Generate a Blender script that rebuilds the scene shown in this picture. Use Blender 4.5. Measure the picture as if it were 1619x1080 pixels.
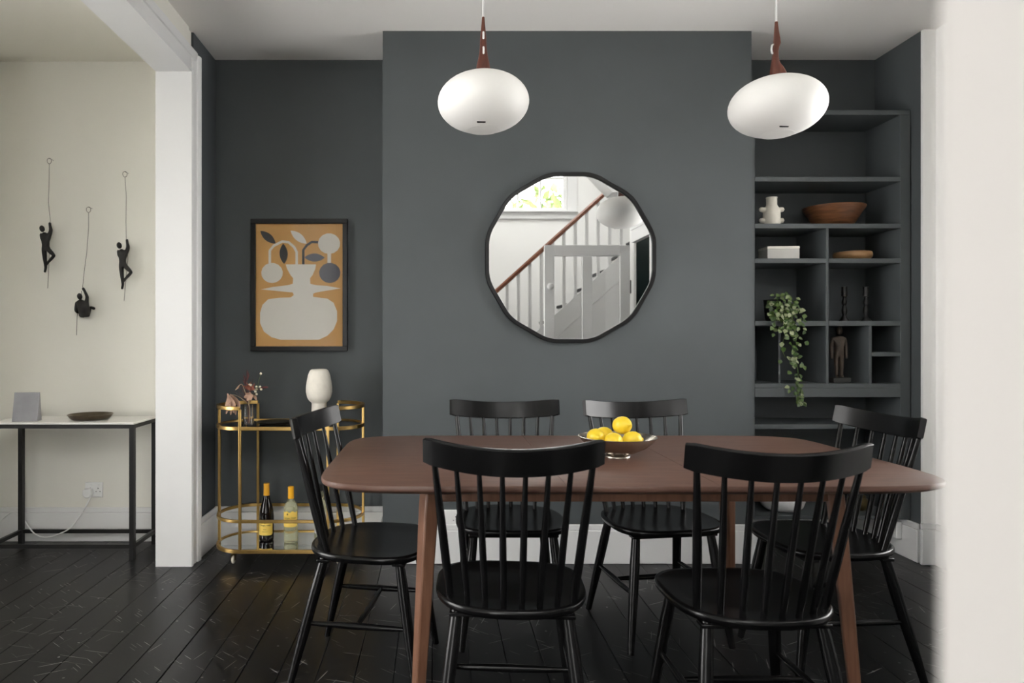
import bpy, bmesh, math, random
from mathutils import Vector, Matrix, Quaternion
PI = math.pi
for o in list(bpy.data.objects): bpy.data.objects.remove(o)
SC = bpy.context.scene
COL = SC.collection
random.seed(7)

# ------------------------------------------------------------------ camera
F, VX, VY, EYE = 1079.3, 690.0, 535.0, 1.15       # focal length / vanishing point in px of 1619x1080, eye height
cd = bpy.data.cameras.new('camera'); cam = bpy.data.objects.new('camera', cd); COL.objects.link(cam)
cam.location = (0, 0, EYE); cam.rotation_euler = (PI/2, 0, 0)
cd.sensor_width = 36.0; cd.sensor_fit = 'HORIZONTAL'; cd.lens = 36.0*F/1619.0
cd.shift_x = (809.5-VX)/1619.0; cd.shift_y = -(540.0-VY)/1619.0
cd.clip_start = 0.01
cd.dof.use_dof = True; cd.dof.focus_distance = 2.7; cd.dof.aperture_fstop = 3.5
SC.camera = cam
# ------------------------------------------------------------------ sky (soft overcast daylight) and exposure
w = bpy.data.worlds.new('sky'); SC.world = w; w.use_nodes = True
bg = w.node_tree.nodes['Background']; bg.inputs[0].default_value = (1.0, 0.985, 0.965, 1); bg.inputs[1].default_value = 12.5
SC.view_settings.view_transform = 'Standard'; SC.view_settings.look = 'None'
SC.view_settings.gamma = 1.0; SC.view_settings.exposure = 0.0; SC.view_settings.use_curve_mapping = False
# daylight portals in the window openings: width, centre, facing
WIN_HALL = dict(x0=-0.75, x1=1.70, z0=2.80, z1=4.45, y=-1.9)
WIN_ADDED = dict(x0=-1.25, x1=-0.45, z0=0.12, z1=2.40, y=-1.9)  # unseen low opening behind the camera, added to brighten the dining ceiling
WIN_LEFT = dict(a0=0.65, a1=2.70, z0=0.15, z1=2.50, x=-3.25)
def portal(w_, h_, loc, rz):
    ld = bpy.data.lights.new('window_daylight', 'AREA'); ld.shape = 'RECTANGLE'
    ld.size = w_; ld.size_y = h_; ld.cycles.is_portal = True
    lo = bpy.data.objects.new('window_daylight', ld); COL.objects.link(lo); lo.location = loc; lo.rotation_euler = (PI/2, 0, rz)
for W in (WIN_HALL, WIN_ADDED):
    portal(W['x1']-W['x0'], W['z1']-W['z0'], ((W['x0']+W['x1'])/2, W['y']-.12, (W['z0']+W['z1'])/2), PI)
ROOF_ADDED = dict(x0=.1, x1=2.3, y0=-1.45, y1=.35)  # invented rooflight opening, added to brighten the hall and stairs
ld = bpy.data.lights.new('added_rooflight_portal', 'AREA'); ld.shape = 'RECTANGLE'; ld.size = ROOF_ADDED['x1']-ROOF_ADDED['x0']; ld.size_y = ROOF_ADDED['y1']-ROOF_ADDED['y0']; ld.cycles.is_portal = True
lo = bpy.data.objects.new('added_rooflight_portal', ld); COL.objects.link(lo); lo.location = ((ROOF_ADDED['x0']+ROOF_ADDED['x1'])/2, (ROOF_ADDED['y0']+ROOF_ADDED['y1'])/2, 5.06)
portal(WIN_LEFT['a1']-WIN_LEFT['a0'], WIN_LEFT['z1']-WIN_LEFT['z0'], (WIN_LEFT['x']-.12, (WIN_LEFT['a0']+WIN_LEFT['a1'])/2, (WIN_LEFT['z0']+WIN_LEFT['z1'])/2), PI/2)
WIN_RIGHT = dict(a0=1.85, a1=3.15, z0=0.80, z1=2.30, x=2.545)
portal(WIN_RIGHT['a1']-WIN_RIGHT['a0'], WIN_RIGHT['z1']-WIN_RIGHT['z0'], (WIN_RIGHT['x']+.16, (WIN_RIGHT['a0']+WIN_RIGHT['a1'])/2, (WIN_RIGHT['z0']+WIN_RIGHT['z1'])/2), -PI/2)

def at(x, y, Y):                      # pixel + known depth -> point
    return Vector(((x-VX)/F*Y, Y, EYE+(VY-y)/F*Y))

# ------------------------------------------------------------------ materials
def lin(c):
    return tuple(((v/255)/12.92 if v/255 <= .04045 else ((v/255+.055)/1.055)**2.4) for v in c)
MATS = {}
def mat(name, rgb, rough=.5, metal=0, spec=.5, noise=0, nscale=8, bump=0, bscale=60, trans=0, ior=1.45, coat=0, alpha=1):
    m = bpy.data.materials.new(name); m.use_nodes = True; nt = m.node_tree; N, L = nt.nodes, nt.links
    b = N['Principled BSDF']
    b.inputs['Base Color'].default_value = (*rgb, 1); b.inputs['Roughness'].default_value = rough
    b.inputs['Metallic'].default_value = metal; b.inputs['Specular IOR Level'].default_value = spec
    b.inputs['Transmission Weight'].default_value = trans; b.inputs['IOR'].default_value = ior
    b.inputs['Coat Weight'].default_value = coat
    if noise or bump:
        tc = N.new('ShaderNodeTexCoord')
        if noise:
            n = N.new('ShaderNodeTexNoise'); n.inputs['Scale'].default_value = nscale; n.inputs['Detail'].default_value = 5
            L.new(tc.outputs['Object'], n.inputs['Vector'])
            r = N.new('ShaderNodeValToRGB')
            r.color_ramp.elements[0].position = .3; r.color_ramp.elements[1].position = .7
            r.color_ramp.elements[0].color = (*[c*(1-noise) for c in rgb], 1); r.color_ramp.elements[1].color = (*[min(1, c*(1+noise)) for c in rgb], 1)
            L.new(n.outputs['Fac'], r.inputs['Fac']); L.new(r.outputs['Color'], b.inputs['Base Color'])
        if bump:
            n2 = N.new('ShaderNodeTexNoise'); n2.inputs['Scale'].default_value = bscale; n2.inputs['Detail'].default_value = 3
            L.new(tc.outputs['Object'], n2.inputs['Vector'])
            bp = N.new('ShaderNodeBump'); bp.inputs['Strength'].default_value = bump; bp.inputs['Distance'].default_value = .002
            L.new(n2.outputs['Fac'], bp.inputs['Height']); L.new(bp.outputs['Normal'], b.inputs['Normal'])
    MATS[name] = m; return m
def wood(name, c1, c2, rough=.4, scale=(1, 12, 12), gs=6, spec=.5):
    m = mat(name, c1, rough, spec=spec); nt = m.node_tree; N, L = nt.nodes, nt.links; b = N['Principled BSDF']
    tc = N.new('ShaderNodeTexCoord'); mp = N.new('ShaderNodeMapping'); mp.inputs['Scale'].default_value = scale
    n = N.new('ShaderNodeTexNoise'); n.inputs['Scale'].default_value = gs; n.inputs['Detail'].default_value = 8; n.inputs['Distortion'].default_value = .6
    r = N.new('ShaderNodeValToRGB'); r.color_ramp.elements[0].position = .3; r.color_ramp.elements[1].position = .72
    r.color_ramp.elements[0].color = (*c1, 1); r.color_ramp.elements[1].color = (*c2, 1)
    L.new(tc.outputs['Object'], mp.inputs['Vector']); L.new(mp.outputs['Vector'], n.inputs['Vector'])
    L.new(n.outputs['Fac'], r.inputs['Fac']); L.new(r.outputs['Color'], b.inputs['Base Color'])
    bp = N.new('ShaderNodeBump'); bp.inputs['Strength'].default_value = .12; bp.inputs['Distance'].default_value = .001
    L.new(n.outputs['Fac'], bp.inputs['Height']); L.new(bp.outputs['Normal'], b.inputs['Normal'])
    return m
def floor_mat():
    m = mat('black_painted_boards', (.010, .010, .011), .30, spec=.38); nt = m.node_tree; N, L = nt.nodes, nt.links; b = N['Principled BSDF']
    g = N.new('ShaderNodeNewGeometry')
    fac = None
    for k, (ang, sx, sy, thr, keep) in enumerate(((.5, 1.2, 34, .06, .66), (-.7, 1.8, 50, .06, .68), (1.25, 1.6, 42, .06, .68), (.0, 9, 9, .04, .6), (-.25, .8, 40, .05, .6), (2.4, 3.6, 60, .09, .72))):
        mp = N.new('ShaderNodeMapping'); mp.vector_type = 'TEXTURE'
        mp.inputs['Rotation'].default_value = (0, 0, ang); mp.inputs['Scale'].default_value = (1/sx, 1/sy, 1)
        mp.inputs['Location'].default_value = (k*1.7, k*.9, 0)
        L.new(g.outputs['Position'], mp.inputs['Vector'])
        v = N.new('ShaderNodeTexVoronoi'); v.inputs['Scale'].default_value = 1.0; v.voronoi_dimensions = '2D'
        L.new(mp.outputs['Vector'], v.inputs['Vector'])
        lt = N.new('ShaderNodeMath'); lt.operation = 'LESS_THAN'; lt.inputs[1].default_value = thr; L.new(v.outputs['Distance'], lt.inputs[0])
        sp = N.new('ShaderNodeSeparateColor'); L.new(v.outputs['Color'], sp.inputs[0])
        gt = N.new('ShaderNodeMath'); gt.operation = 'GREATER_THAN'; gt.inputs[1].default_value = keep; L.new(sp.outputs[0], gt.inputs[0])
        mu = N.new('ShaderNodeMath'); mu.operation = 'MULTIPLY'; L.new(lt.outputs[0], mu.inputs[0]); L.new(gt.outputs[0], mu.inputs[1])
        mu2 = N.new('ShaderNodeMath'); mu2.operation = 'MULTIPLY'; L.new(mu.outputs[0], mu2.inputs[0]); L.new(sp.outputs[1], mu2.inputs[1])
        if fac is None: fac = mu2.outputs[0]
        else:
            mx = N.new('ShaderNodeMath'); mx.operation = 'MAXIMUM'; L.new(fac, mx.inputs[0]); L.new(mu2.outputs[0], mx.inputs[1]); fac = mx.outputs[0]
    n = N.new('ShaderNodeTexNoise'); n.inputs['Scale'].default_value = 3.0; n.inputs['Detail'].default_value = 6; n.inputs['Roughness'].default_value = .6
    L.new(g.outputs['Position'], n.inputs['Vector'])
    r = N.new('ShaderNodeValToRGB'); r.color_ramp.elements[0].position = .35; r.color_ramp.elements[1].position = .75
    r.color_ramp.elements[0].color = (.006, .006, .0065, 1); r.color_ramp.elements[1].color = (.010, .0098, .0098, 1)
    L.new(n.outputs['Fac'], r.inputs['Fac'])
    mixc = N.new('ShaderNodeMix'); mixc.data_type = 'RGBA'; L.new(fac, mixc.inputs['Factor'])
    L.new(r.outputs['Color'], mixc.inputs[6]); mixc.inputs[7].default_value = (.30, .29, .28, 1)
    L.new(mixc.outputs[2], b.inputs['Base Color'])
    rr = N.new('ShaderNodeMapRange'); rr.inputs[1].default_value = .3; rr.inputs[2].default_value = .7; rr.inputs[3].default_value = .285; rr.inputs[4].default_value = .34
    L.new(n.outputs['Fac'], rr.inputs[0]); L.new(rr.outputs[0], b.inputs['Roughness'])
    return m
def clear_mat(name, tint=(1, 1, 1), gloss=.08, rough=.02):          # thin clear pane
    m = bpy.data.materials.new(name); m.use_nodes = True; N, L = m.node_tree.nodes, m.node_tree.links
    N.remove(N['Principled BSDF']); out = N['Material Output']
    t = N.new('ShaderNodeBsdfTransparent'); t.inputs[0].default_value = (*tint, 1)
    g = N.new('ShaderNodeBsdfGlossy'); g.inputs['Roughness'].default_value = rough
    fr = N.new('ShaderNodeFresnel'); fr.inputs[0].default_value = 1.45
    mx = N.new('ShaderNodeMixShader'); L.new(fr.outputs[0], mx.inputs[0]); L.new(t.outputs[0], mx.inputs[1]); L.new(g.outputs[0], mx.inputs[2])
    L.new(mx.outputs[0], out.inputs['Surface']); MATS[name] = m; return m
def leaf_mat(name, cols, rough=.45):
    m = mat(name, cols[0], rough); N, L = m.node_tree.nodes, m.node_tree.links; b = N['Principled BSDF']
    g = N.new('ShaderNodeNewGeometry'); r = N.new('ShaderNodeValToRGB'); r.color_ramp.interpolation = 'LINEAR'
    while len(r.color_ramp.elements) < len(cols): r.color_ramp.elements.new(.5)
    for i, c in enumerate(cols): r.color_ramp.elements[i].position = i/(len(cols)-1); r.color_ramp.elements[i].color = (*c, 1)
    L.new(g.outputs['Random Per Island'], r.inputs[0]); L.new(r.outputs[0], b.inputs['Base Color']); return m

DARK = (.074, .083, .087)
M_dark = mat('dark_slate_paint', DARK, .55, spec=.35, noise=.05, nscale=3, bump=.15, bscale=180)
M_darkj = mat('dark_slate_joinery', (.074, .083, .086), .45, spec=.4)
M_cream = mat('cream_wall_paint', (.80, .785, .72), .6, spec=.3, noise=.02, nscale=2, bump=.1, bscale=150)
M_white = mat('white_gloss_paint', (.76, .76, .755), .32, spec=.4)
M_wwall = mat('white_wall_paint', (.86, .855, .835), .6, spec=.3, bump=.1, bscale=150)
M_ceil = mat('white_ceiling_paint', (.86, .84, .81), .7, spec=.2)
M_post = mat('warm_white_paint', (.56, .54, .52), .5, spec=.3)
M_floor = floor_mat()
M_gap = mat('dark_floor_gap', (.004, .004, .004), .9)
M_chair = mat('black_lacquered_wood', (.0042, .0042, .0045), .24, spec=.36, noise=.2, nscale=14)
M_table = wood('walnut_tabletop', (.095, .050, .037), (.150, .082, .060), .38, (1, 9, 9), 7)
M_tleg = wood('walnut_leg', (.125, .056, .032), (.20, .098, .060), .4, (10, 10, 1), 6)
M_teak = wood('teak_neck', (.075, .020, .012), (.135, .042, .025), .4, (9, 9, 1), 6)
M_opal = mat('opal_glass', (.86, .85, .82), .42, spec=.4)
M_blackm = mat('black_metal', (.010, .010, .010), .4)
M_frame = mat('black_frame', (.006, .006, .0065), .32, spec=.35)
M_mirror = mat('mirror_silver', (.93, .94, .94), .004, 1)
M_gold = mat('brushed_gold', (.56, .37, .13), .30, 1, noise=.08, nscale=30)
M_smoke = mat('smoked_glass_shelf', (.012, .013, .014), .03)
M_mirsh = mat('mirror_shelf', (.75, .78, .78), .02, 1)
M_pewter = mat('hammered_pewter', (.50, .45, .39), .26, 1, noise=.12, nscale=25, bump=.5, bscale=55)
M_lemon = mat('lemon_skin', (.86, .62, .035), .38, noise=.10, nscale=9, bump=.4, bscale=110)
M_ceram = mat('matt_cream_ceramic', (.72, .68, .60), .75, spec=.25, noise=.05, nscale=30, bump=.3, bscale=140)
M_bronze = mat('dark_bronze', (.13, .105, .075), .35, 1, noise=.25, nscale=20)
M_iron = mat('dark_cast_metal', (.016, .015, .014), .5, .2, bump=.6, bscale=240)
M_wire = mat('wire', (.11, .10, .085), .45, .8)
M_marble = mat('white_marble', (.80, .79, .76), .25, noise=.04, nscale=6)
M_plastic = mat('white_plastic', (.82, .82, .81), .35)
M_silver = mat('brushed_aluminium', (.34, .34, .36), .42, .8, noise=.08, nscale=12)
M_bowl = wood('turned_wood', (.075, .028, .011), (.20, .085, .036), .4, (2, 2, 14), 5)
M_dish = wood('light_turned_wood', (.26, .14, .06), (.42, .25, .12), .45, (2, 2, 12), 5)
M_carve = wood('carved_wood', (.035, .026, .018), (.085, .062, .045), .6, (8, 8, 2), 12)
M_cstick = mat('black_candlestick', (.009, .009, .009), .35)
M_potb = mat('black_pot', (.007, .007, .007), .6)
M_leaf = leaf_mat('variegated_leaf', [(.014, .035, .005), (.04, .085, .012), (.085, .13, .03), (.022, .06, .008), (.30, .33, .19), (.05, .10, .018)])
M_stem = mat('green_stem', (.06, .10, .02), .6)
M_handr = wood('handrail_wood', (.16, .055, .03), (.26, .10, .055), .35, (1, 9, 9), 6)
M_tread = mat('grey_stair_carpet', (.05, .05, .052), .9)
M_green = mat('dark_green_paint', (.004, .014, .014), .5)
M_pane = clear_mat('clear_glass_pane')
M_brass = mat('aged_brass', (.24, .18, .09), .3, 1)
M_hedge = leaf_mat('hedge_leaf', [(.10, .16, .04), (.20, .27, .09), (.30, .33, .14)], .7)
M_ground = mat('pale_paving', (.45, .44, .40), .8, noise=.1)

# ------------------------------------------------------------------ mesh building
class MB:
    def __init__(s): s.v = []; s.f = []
    def add(s, vs, fs):
        k = len(s.v); s.v += [tuple(p) for p in vs]; s.f += [tuple(i+k for i in f) for f in fs]; return s
    def box(s, x0, x1, y0, y1, z0, z1):
        return s.add([(x0, y0, z0), (x1, y0, z0), (x1, y1, z0), (x0, y1, z0), (x0, y0, z1), (x1, y0, z1), (x1, y1, z1), (x0, y1, z1)],
                     [(0, 3, 2, 1), (4, 5, 6, 7), (0, 1, 5, 4), (1, 2, 6, 5), (2, 3, 7, 6), (3, 0, 4, 7)])
    def rings(s, rings, cap0=True, cap1=True, closed=False):      # list of equal-length loops
        n = len(rings[0]); k = len(s.v); m = len(rings)
        for r in rings: s.v += [tuple(p) for p in r]
        for i in range(m if closed else m-1):
            a, b = k+i*n, k+((i+1) % m)*n
            for j in range(n): s.f.append((a+j, a+(j+1) % n, b+(j+1) % n, b+j))
        if not closed:
            if cap0: s.f.append(tuple(k+j for j in range(n-1, -1, -1)))
            if cap1: s.f.append(tuple(k+(m-1)*n+j for j in range(n)))
        return s
    def lathe(s, prof, n=32, c=(0, 0, 0), sx=1, sy=1):             # prof: (r, z)
        return s.rings([[(c[0]+sx*r*math.cos(2*PI*j/n), c[1]+sy*r*math.sin(2*PI*j/n), c[2]+z) for j in range(n)] for r, z in prof],
                       prof[0][0] > 1e-5 or True, True)
    def tube(s, pts, r, n=10, closed=False, sq=None, up=None):     # r number or list; sq=(w,h) for rectangular section
        P = [Vector(p) for p in pts]; m = len(P); rs = r if isinstance(r, (list, tuple)) else [r]*m
        T = []
        for i in range(m):
            a = P[(i-1) % m] if (closed or i > 0) else P[i]; b = P[(i+1) % m] if (closed or i < m-1) else P[i]
            T.append((b-a).normalized())
        u = Vector(up) if up else (Vector((0, 0, 1)) if abs(T[0].z) < .9 else Vector((1, 0, 0)))
        R = []
        for i in range(m):
            u = (u - T[i]*u.dot(T[i])).normalized(); v = T[i].cross(u)
            if sq:
                w2, h2 = sq[0]/2*rs[i], sq[1]/2*rs[i]
                R.append([P[i]+v*a*w2+u*b*h2 for a, b in ((-1, -1), (1, -1), (1, 1), (-1, 1))])
            else:
                R.append([P[i]+(v*math.cos(2*PI*j/n)+u*math.sin(2*PI*j/n))*rs[i] for j in range(n)])
        return s.rings(R, closed=closed)
    def prism(s, poly, h0, h1, axis='z'):
        def p3(p, h): return (p[0], p[1], h) if axis == 'z' else ((p[0], h, p[1]) if axis == 'y' else (h, p[0], p[1]))
        return s.rings([[p3(p, h0) for p in poly], [p3(p, h1) for p in poly]])
    def ell(s, c, rx, ry, rz, n=20, m=12):
        return s.rings([[(c[0]+rx*math.sin(PI*i/m)*math.cos(2*PI*j/n), c[1]+ry*math.sin(PI*i/m)*math.sin(2*PI*j/n), c[2]-rz*math.cos(PI*i/m)) for j in range(n)]
                        for i in [.04]+list(range(1, m))+[m-.04]])
    def build(s, name, m, parent=None, smooth=None, bevel=0, seg=2, off=None):
        me = bpy.data.meshes.new(name); vs = s.v
        if off is not None: vs = [(a-off[0], b-off[1], c-off[2]) for a, b, c in vs]
        me.from_pydata(vs, [], s.f); me.update()
        bm = bmesh.new(); bm.from_mesh(me); bmesh.ops.recalc_face_normals(bm, faces=bm.faces); bm.to_mesh(me); bm.free()
        if smooth:
            for p in me.polygons: p.use_smooth = True
            me.set_sharp_from_angle(angle=math.radians(smooth))
        me.materials.append(m)
        o = bpy.data.objects.new(name, me); COL.objects.link(o)
        if parent: o.parent = parent
        if off is not None and not parent: o.location = off
        if bevel:
            b = o.modifiers.new('bevel', 'BEVEL'); b.width = bevel; b.segments = seg; b.limit_method = 'ANGLE'; b.angle_limit = math.radians(40)
            for p in me.polygons: p.use_smooth = True
            me.set_sharp_from_angle(angle=math.radians(smooth or 35)); b.harden_normals = False
        return o
def tag(o, label=None, cat=None, group=None, kind=None):
    for k, v in (('label', label), ('category', cat), ('group', group), ('kind', kind)):
        if v: o[k] = v
    return o
def thing(name, label, cat, loc=(0, 0, 0), rz=0, group=None):
    o = bpy.data.objects.new(name, None); COL.objects.link(o); o.empty_display_size = .05
    o.location = loc; o.rotation_euler = (0, 0, rz); return tag(o, label, cat, group)
def struct(name, mb, m, label=None, parent=None, bevel=0, smooth=None):
    o = mb.build(name, m, parent, bevel=bevel, smooth=smooth)
    if not parent: tag(o, label or name.replace('_', ' '), None, None, 'structure')
    return o
def dup(root, loc, rz, label=None):
    r = root.copy(); COL.objects.link(r); r.location = loc; r.rotation_euler = (0, 0, rz)
    if label: r['label'] = label
    for ch in list(root.children):
        c = ch.copy(); COL.objects.link(c); c.parent = r
        for g in list(ch.children):
            d = g.copy(); COL.objects.link(d); d.parent = c
    return r
def B(*a): return MB().box(*a)

# ================================================================== THE ROOM
H = 2.724; XL = -1.25; XP = -1.414; YC = 3.495; YA = 3.86; YR = 3.88
CX0, CX1 = -.275, 1.613; XR = 2.48
fl = struct('floor', B(-3.35, 4.7, -2.05, 4.0, -.08, -.012), M_gap, 'black painted floorboards with white scratches throughout the room')
bw = .1315; i = 0; x = -3.3
while x < 4.6:
    cuts = sorted([-2.0, 3.98]+[random.uniform(-1.2, 3.2) for _ in range(random.choice((0, 1, 1)))])
    g = random.choice((.0018, .0022, .0028, .0036))
    for a, b in zip(cuts[:-1], cuts[1:]):
        d = random.uniform(0, .0009)
        o = B(x, x+bw-g, a, b-.0022, -.02, -d).build('floor_board', M_floor, fl, bevel=.0009, seg=1)
    x += bw
struct('ceiling', B(XP, 2.75, .60, 4.0, H, H+.12), M_ceil, 'white ceiling over the dining area')
struct('ceiling_left', B(-3.35, XP, -.9, 4.0, H, H+.12), mat('cream_ceiling_paint', (.80, .78, .70), .7, spec=.2), 'cream ceiling of the adjoining room')
struct('wall_back_left', B(-2.55, XP, YR, YR+.1, 0, H), M_cream, 'cream back wall of the adjoining room')
struct('wall_left_chimney', B(-3.25, -2.5, 3.45, 3.98, 0, H), M_cream, 'cream chimney breast of the adjoining room')
# partition with the wide opening
struct('wall_partition', B(XP, XL-.012, 3.45, 3.98, 0, H).box(XP, XL-.001, .6, 3.45, 2.51, H).box(XP, XL, .6, .605, 2.5, 2.51), M_cream, 'cream partition wall with a wide opening')
struct('wall_alcove_side', B(XL-.012, XL, 3.512, 3.97, 0, H), M_dark, 'dark slate side wall of the left alcove')
struct('wall_back_alcove', B(XL, CX0, YA, YA+.1, 0, H), M_dark, 'dark slate back wall of the left alcove')
struct('wall_chimney', B(CX0, CX1, YC, YC+.45, 0, H), M_dark, 'dark slate chimney breast behind the mirror')
struct('wall_back_right', B(CX1, XR, YA, YA+.1, 0, H), M_dark, 'dark slate back wall of the right alcove')
struct('wall_right_alcove', B(XR, 2.75, YC, 3.97, 0, H), M_dark, 'dark slate side wall of the right alcove')
wr = WIN_RIGHT
struct('wall_right', B(XR, 2.75, 3.478, YC, 0, H).box(2.545, 2.7, 1.7, wr['a0'], 0, H).box(2.545, 2.7, wr['a1'], 3.478, 0, H).box(2.545, 2.7, wr['a0'], wr['a1'], 0, wr['z0']).box(2.545, 2.7, wr['a0'], wr['a1'], wr['z1'], H), M_wwall, 'white right wall beside the shelves')
# jamb, soffit lining and moulded architrave of the opening
struct('trim_1', B(XP, XL, 3.436, 3.45, 0, 2.494), M_white, 'white lining of the opening jamb')
struct('trim_2', B(XP, XL, .6, 3.436, 2.494, 2.51), M_white, 'white lining under the opening header')
prof = [(.0, .0), (.0, .018), (.014, .022), (.018, .014), (.022, .014), (.074, .017), (.078, .024), (.100, .030), (.112, .030), (.112, .0)]
struct('trim_3', MB().prism([(XL+d, 3.436+w_) for w_, d in prof], 0, 2.494+.112, 'z'), M_white, 'white moulded architrave up the jamb')
mb = MB(); mb.rings([[(XL+d, yy, 2.494+w_) for w_, d in prof] for yy in (.6, 3.436+.055)])
struct('trim_4', mb, M_white, 'white moulded architrave along the header')
# skirting boards
def skirt(name, x0, x1, y0, y1, h=.2, label=None):
    return struct(name, B(x0, x1, y0, y1, 0, h-.03).box(x0+(.004 if x1-x0 < .05 else 0), x1-(.004 if x1-x0 < .05 else 0), y0+(.004 if y1-y0 < .05 else 0), y1-(.004 if y1-y0 < .05 else 0), h-.03, h), M_white, label, bevel=.004)
skirt('baseboard_chimney', CX0-.018, CX1+.018, YC-.02, YC-.0005, label='white skirting board along the chimney breast')
skirt('baseboard_chimney_side', CX0-.019, CX0-.0005, YC, YA, label='white skirting on the left side of the chimney breast')
skirt('baseboard_alcove', XL, CX0-.019, YA-.02, YA-.0005, .203, label='white skirting at the back of the left alcove')
skirt('baseboard_alcove_side', XL+.0005, XL+.02, 3.549, YA-.02, .203, label='white skirting on the side of the left alcove')
skirt('baseboard_left', -2.5, XP, YR-.02, YR-.0005, .193, label='white skirting of the adjoining room')
skirt('baseboard_alcove_right', CX1+.018, XR-.02, YA-.02, YA-.0005, label='white skirting behind the shelves')
skirt('baseboard_right_alcove', XR-.02, XR-.0005, YC, YA, label='white skirting on the side of the right alcove')
skirt('baseboard_right', XR-.02, 2.545, 3.458, 3.4775, .21, label='white skirting return on the right wall')
skirt('baseboard_right_side', 2.525, 2.5445, 1.72, 3.458, .21, label='white skirting along the right wall')
# wall nib right beside the lens
struct('wall_near', B(.1475, .205, -.30, .2, 0, 2.35), M_post, 'warm white wall end beside the doorway')
# ------------------------------------------------------------------ hall behind (seen in the round mirror)
HZ = 4.9; YH = -1.9
def holed(name, m, x0, x1, z0, z1, holes, y0, y1, label):
    xs = sorted({x0, x1, *[h[0] for h in holes], *[h[1] for h in holes]}); zs = sorted({z0, z1, *[h[2] for h in holes], *[h[3] for h in holes]})
    mb = MB()
    for a, b in zip(xs[:-1], xs[1:]):
        for c, d in zip(zs[:-1], zs[1:]):
            if any(h[0] <= a and b <= h[1] and h[2] <= c and d <= h[3] for h in holes): continue
            mb.box(a, b, y0, y1, c, d)
    return struct(name, mb, m, label)
hw = lambda W: (W['x0'], W['x1'], W['z0'], W['z1'])
holed('wall_hall', M_wwall, XP-.1, 4.7, 0, HZ, [hw(WIN_HALL), hw(WIN_ADDED)], YH-.1, YH, 'white hall wall with the stair window')
struct('wall_left_front', B(-3.25, XP-.1, -.9, -.8, 0, H), M_cream, 'cream front wall of the adjoining room')
wl = WIN_LEFT; struct('wall_left', B(-3.35, -3.25, -.9, wl['a0'], 0, H).box(-3.35, -3.25, wl['a1'], 3.98, 0, H).box(-3.35, -3.25, wl['a0'], wl['a1'], 0, wl['z0']).box(-3.35, -3.25, wl['a0'], wl['a1'], wl['z1'], H), M_cream, 'cream window wall of the adjoining room')
struct('wall_hall_left', B(XP-.1, XP, YH, .5, 0, HZ).box(XP-.1, XP, .5, .6, 2.51, HZ), M_wwall, 'white hall wall towards the adjoining room')
struct('wall_hall_right', B(4.6, 4.7, YH, .7, 0, HZ), M_wwall, 'white far hall wall')
struct('wall_hall_header', B(XP, 4.6, .60, .70, H+.12, HZ), M_wwall, 'white wall above the dining room ceiling edge')
rf = ROOF_ADDED
struct('ceiling_hall', B(XP-.1, rf['x0'], YH-.1, .7, HZ, HZ+.1).box(rf['x1'], 4.7, YH-.1, .7, HZ, HZ+.1).box(rf['x0'], rf['x1'], YH-.1, rf['y0'], HZ, HZ+.1).box(rf['x0'], rf['x1'], rf['y1'], .7, HZ, HZ+.1), M_ceil, 'white stairwell ceiling with an added rooflight opening')
rl = thing('added_rooflight', 'unseen white framed rooflight added to brighten the hall', None, ((rf['x0']+rf['x1'])/2, (rf['y0']+rf['y1'])/2, HZ+.1)); rl['kind'] = 'structure'; ra, rb = (rf['x1']-rf['x0'])/2, (rf['y1']-rf['y0'])/2  # frame and glazing of the added rooflight
B(-ra, ra, -rb, -rb+.06, -.06, 0).box(-ra, ra, rb-.06, rb, -.06, 0).box(-ra, -ra+.06, -rb+.06, rb-.06, -.06, 0).box(ra-.06, ra, -rb+.06, rb-.06, -.06, 0).build('window_frame', M_white, rl); B(-ra+.06, ra-.06, -rb+.06, rb-.06, -.03, -.025).build('pane', M_pane, rl)
struct('wall_door', B(1.80, 1.82, .60, .74, 0, H).box(1.80, 1.82, 1.27, 1.75, 0, H).box(1.80, 1.82, .74, 1.27, 2.02, H).box(1.82, 4.6, .6, .7, 0, H+.12), M_wwall, 'white wall around the cupboard doorway')
struct('wall_door_return', B(1.82, 2.75, 1.65, 1.75, 0, H), M_wwall, 'white return wall beside the cupboard')
struct('wall_cupboard', B(2.30, 2.33, .7, 1.65, 0, 2.3).box(1.82, 2.33, .7, .735, 0, 2.3).box(1.82, 2.33, 1.6, 1.65, 0, 2.3), M_green, 'dark green panelling inside the cupboard doorway')
struct('trim_5', B(1.775, 1.80, 1.27, 1.37, 0, 2.02).box(1.775, 1.80, .742, 1.37, 2.02, 2.13).box(1.765, 1.80, .742, 1.38, 2.13, 2.16), M_white, 'white architrave around the cupboard doorway')
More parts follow.
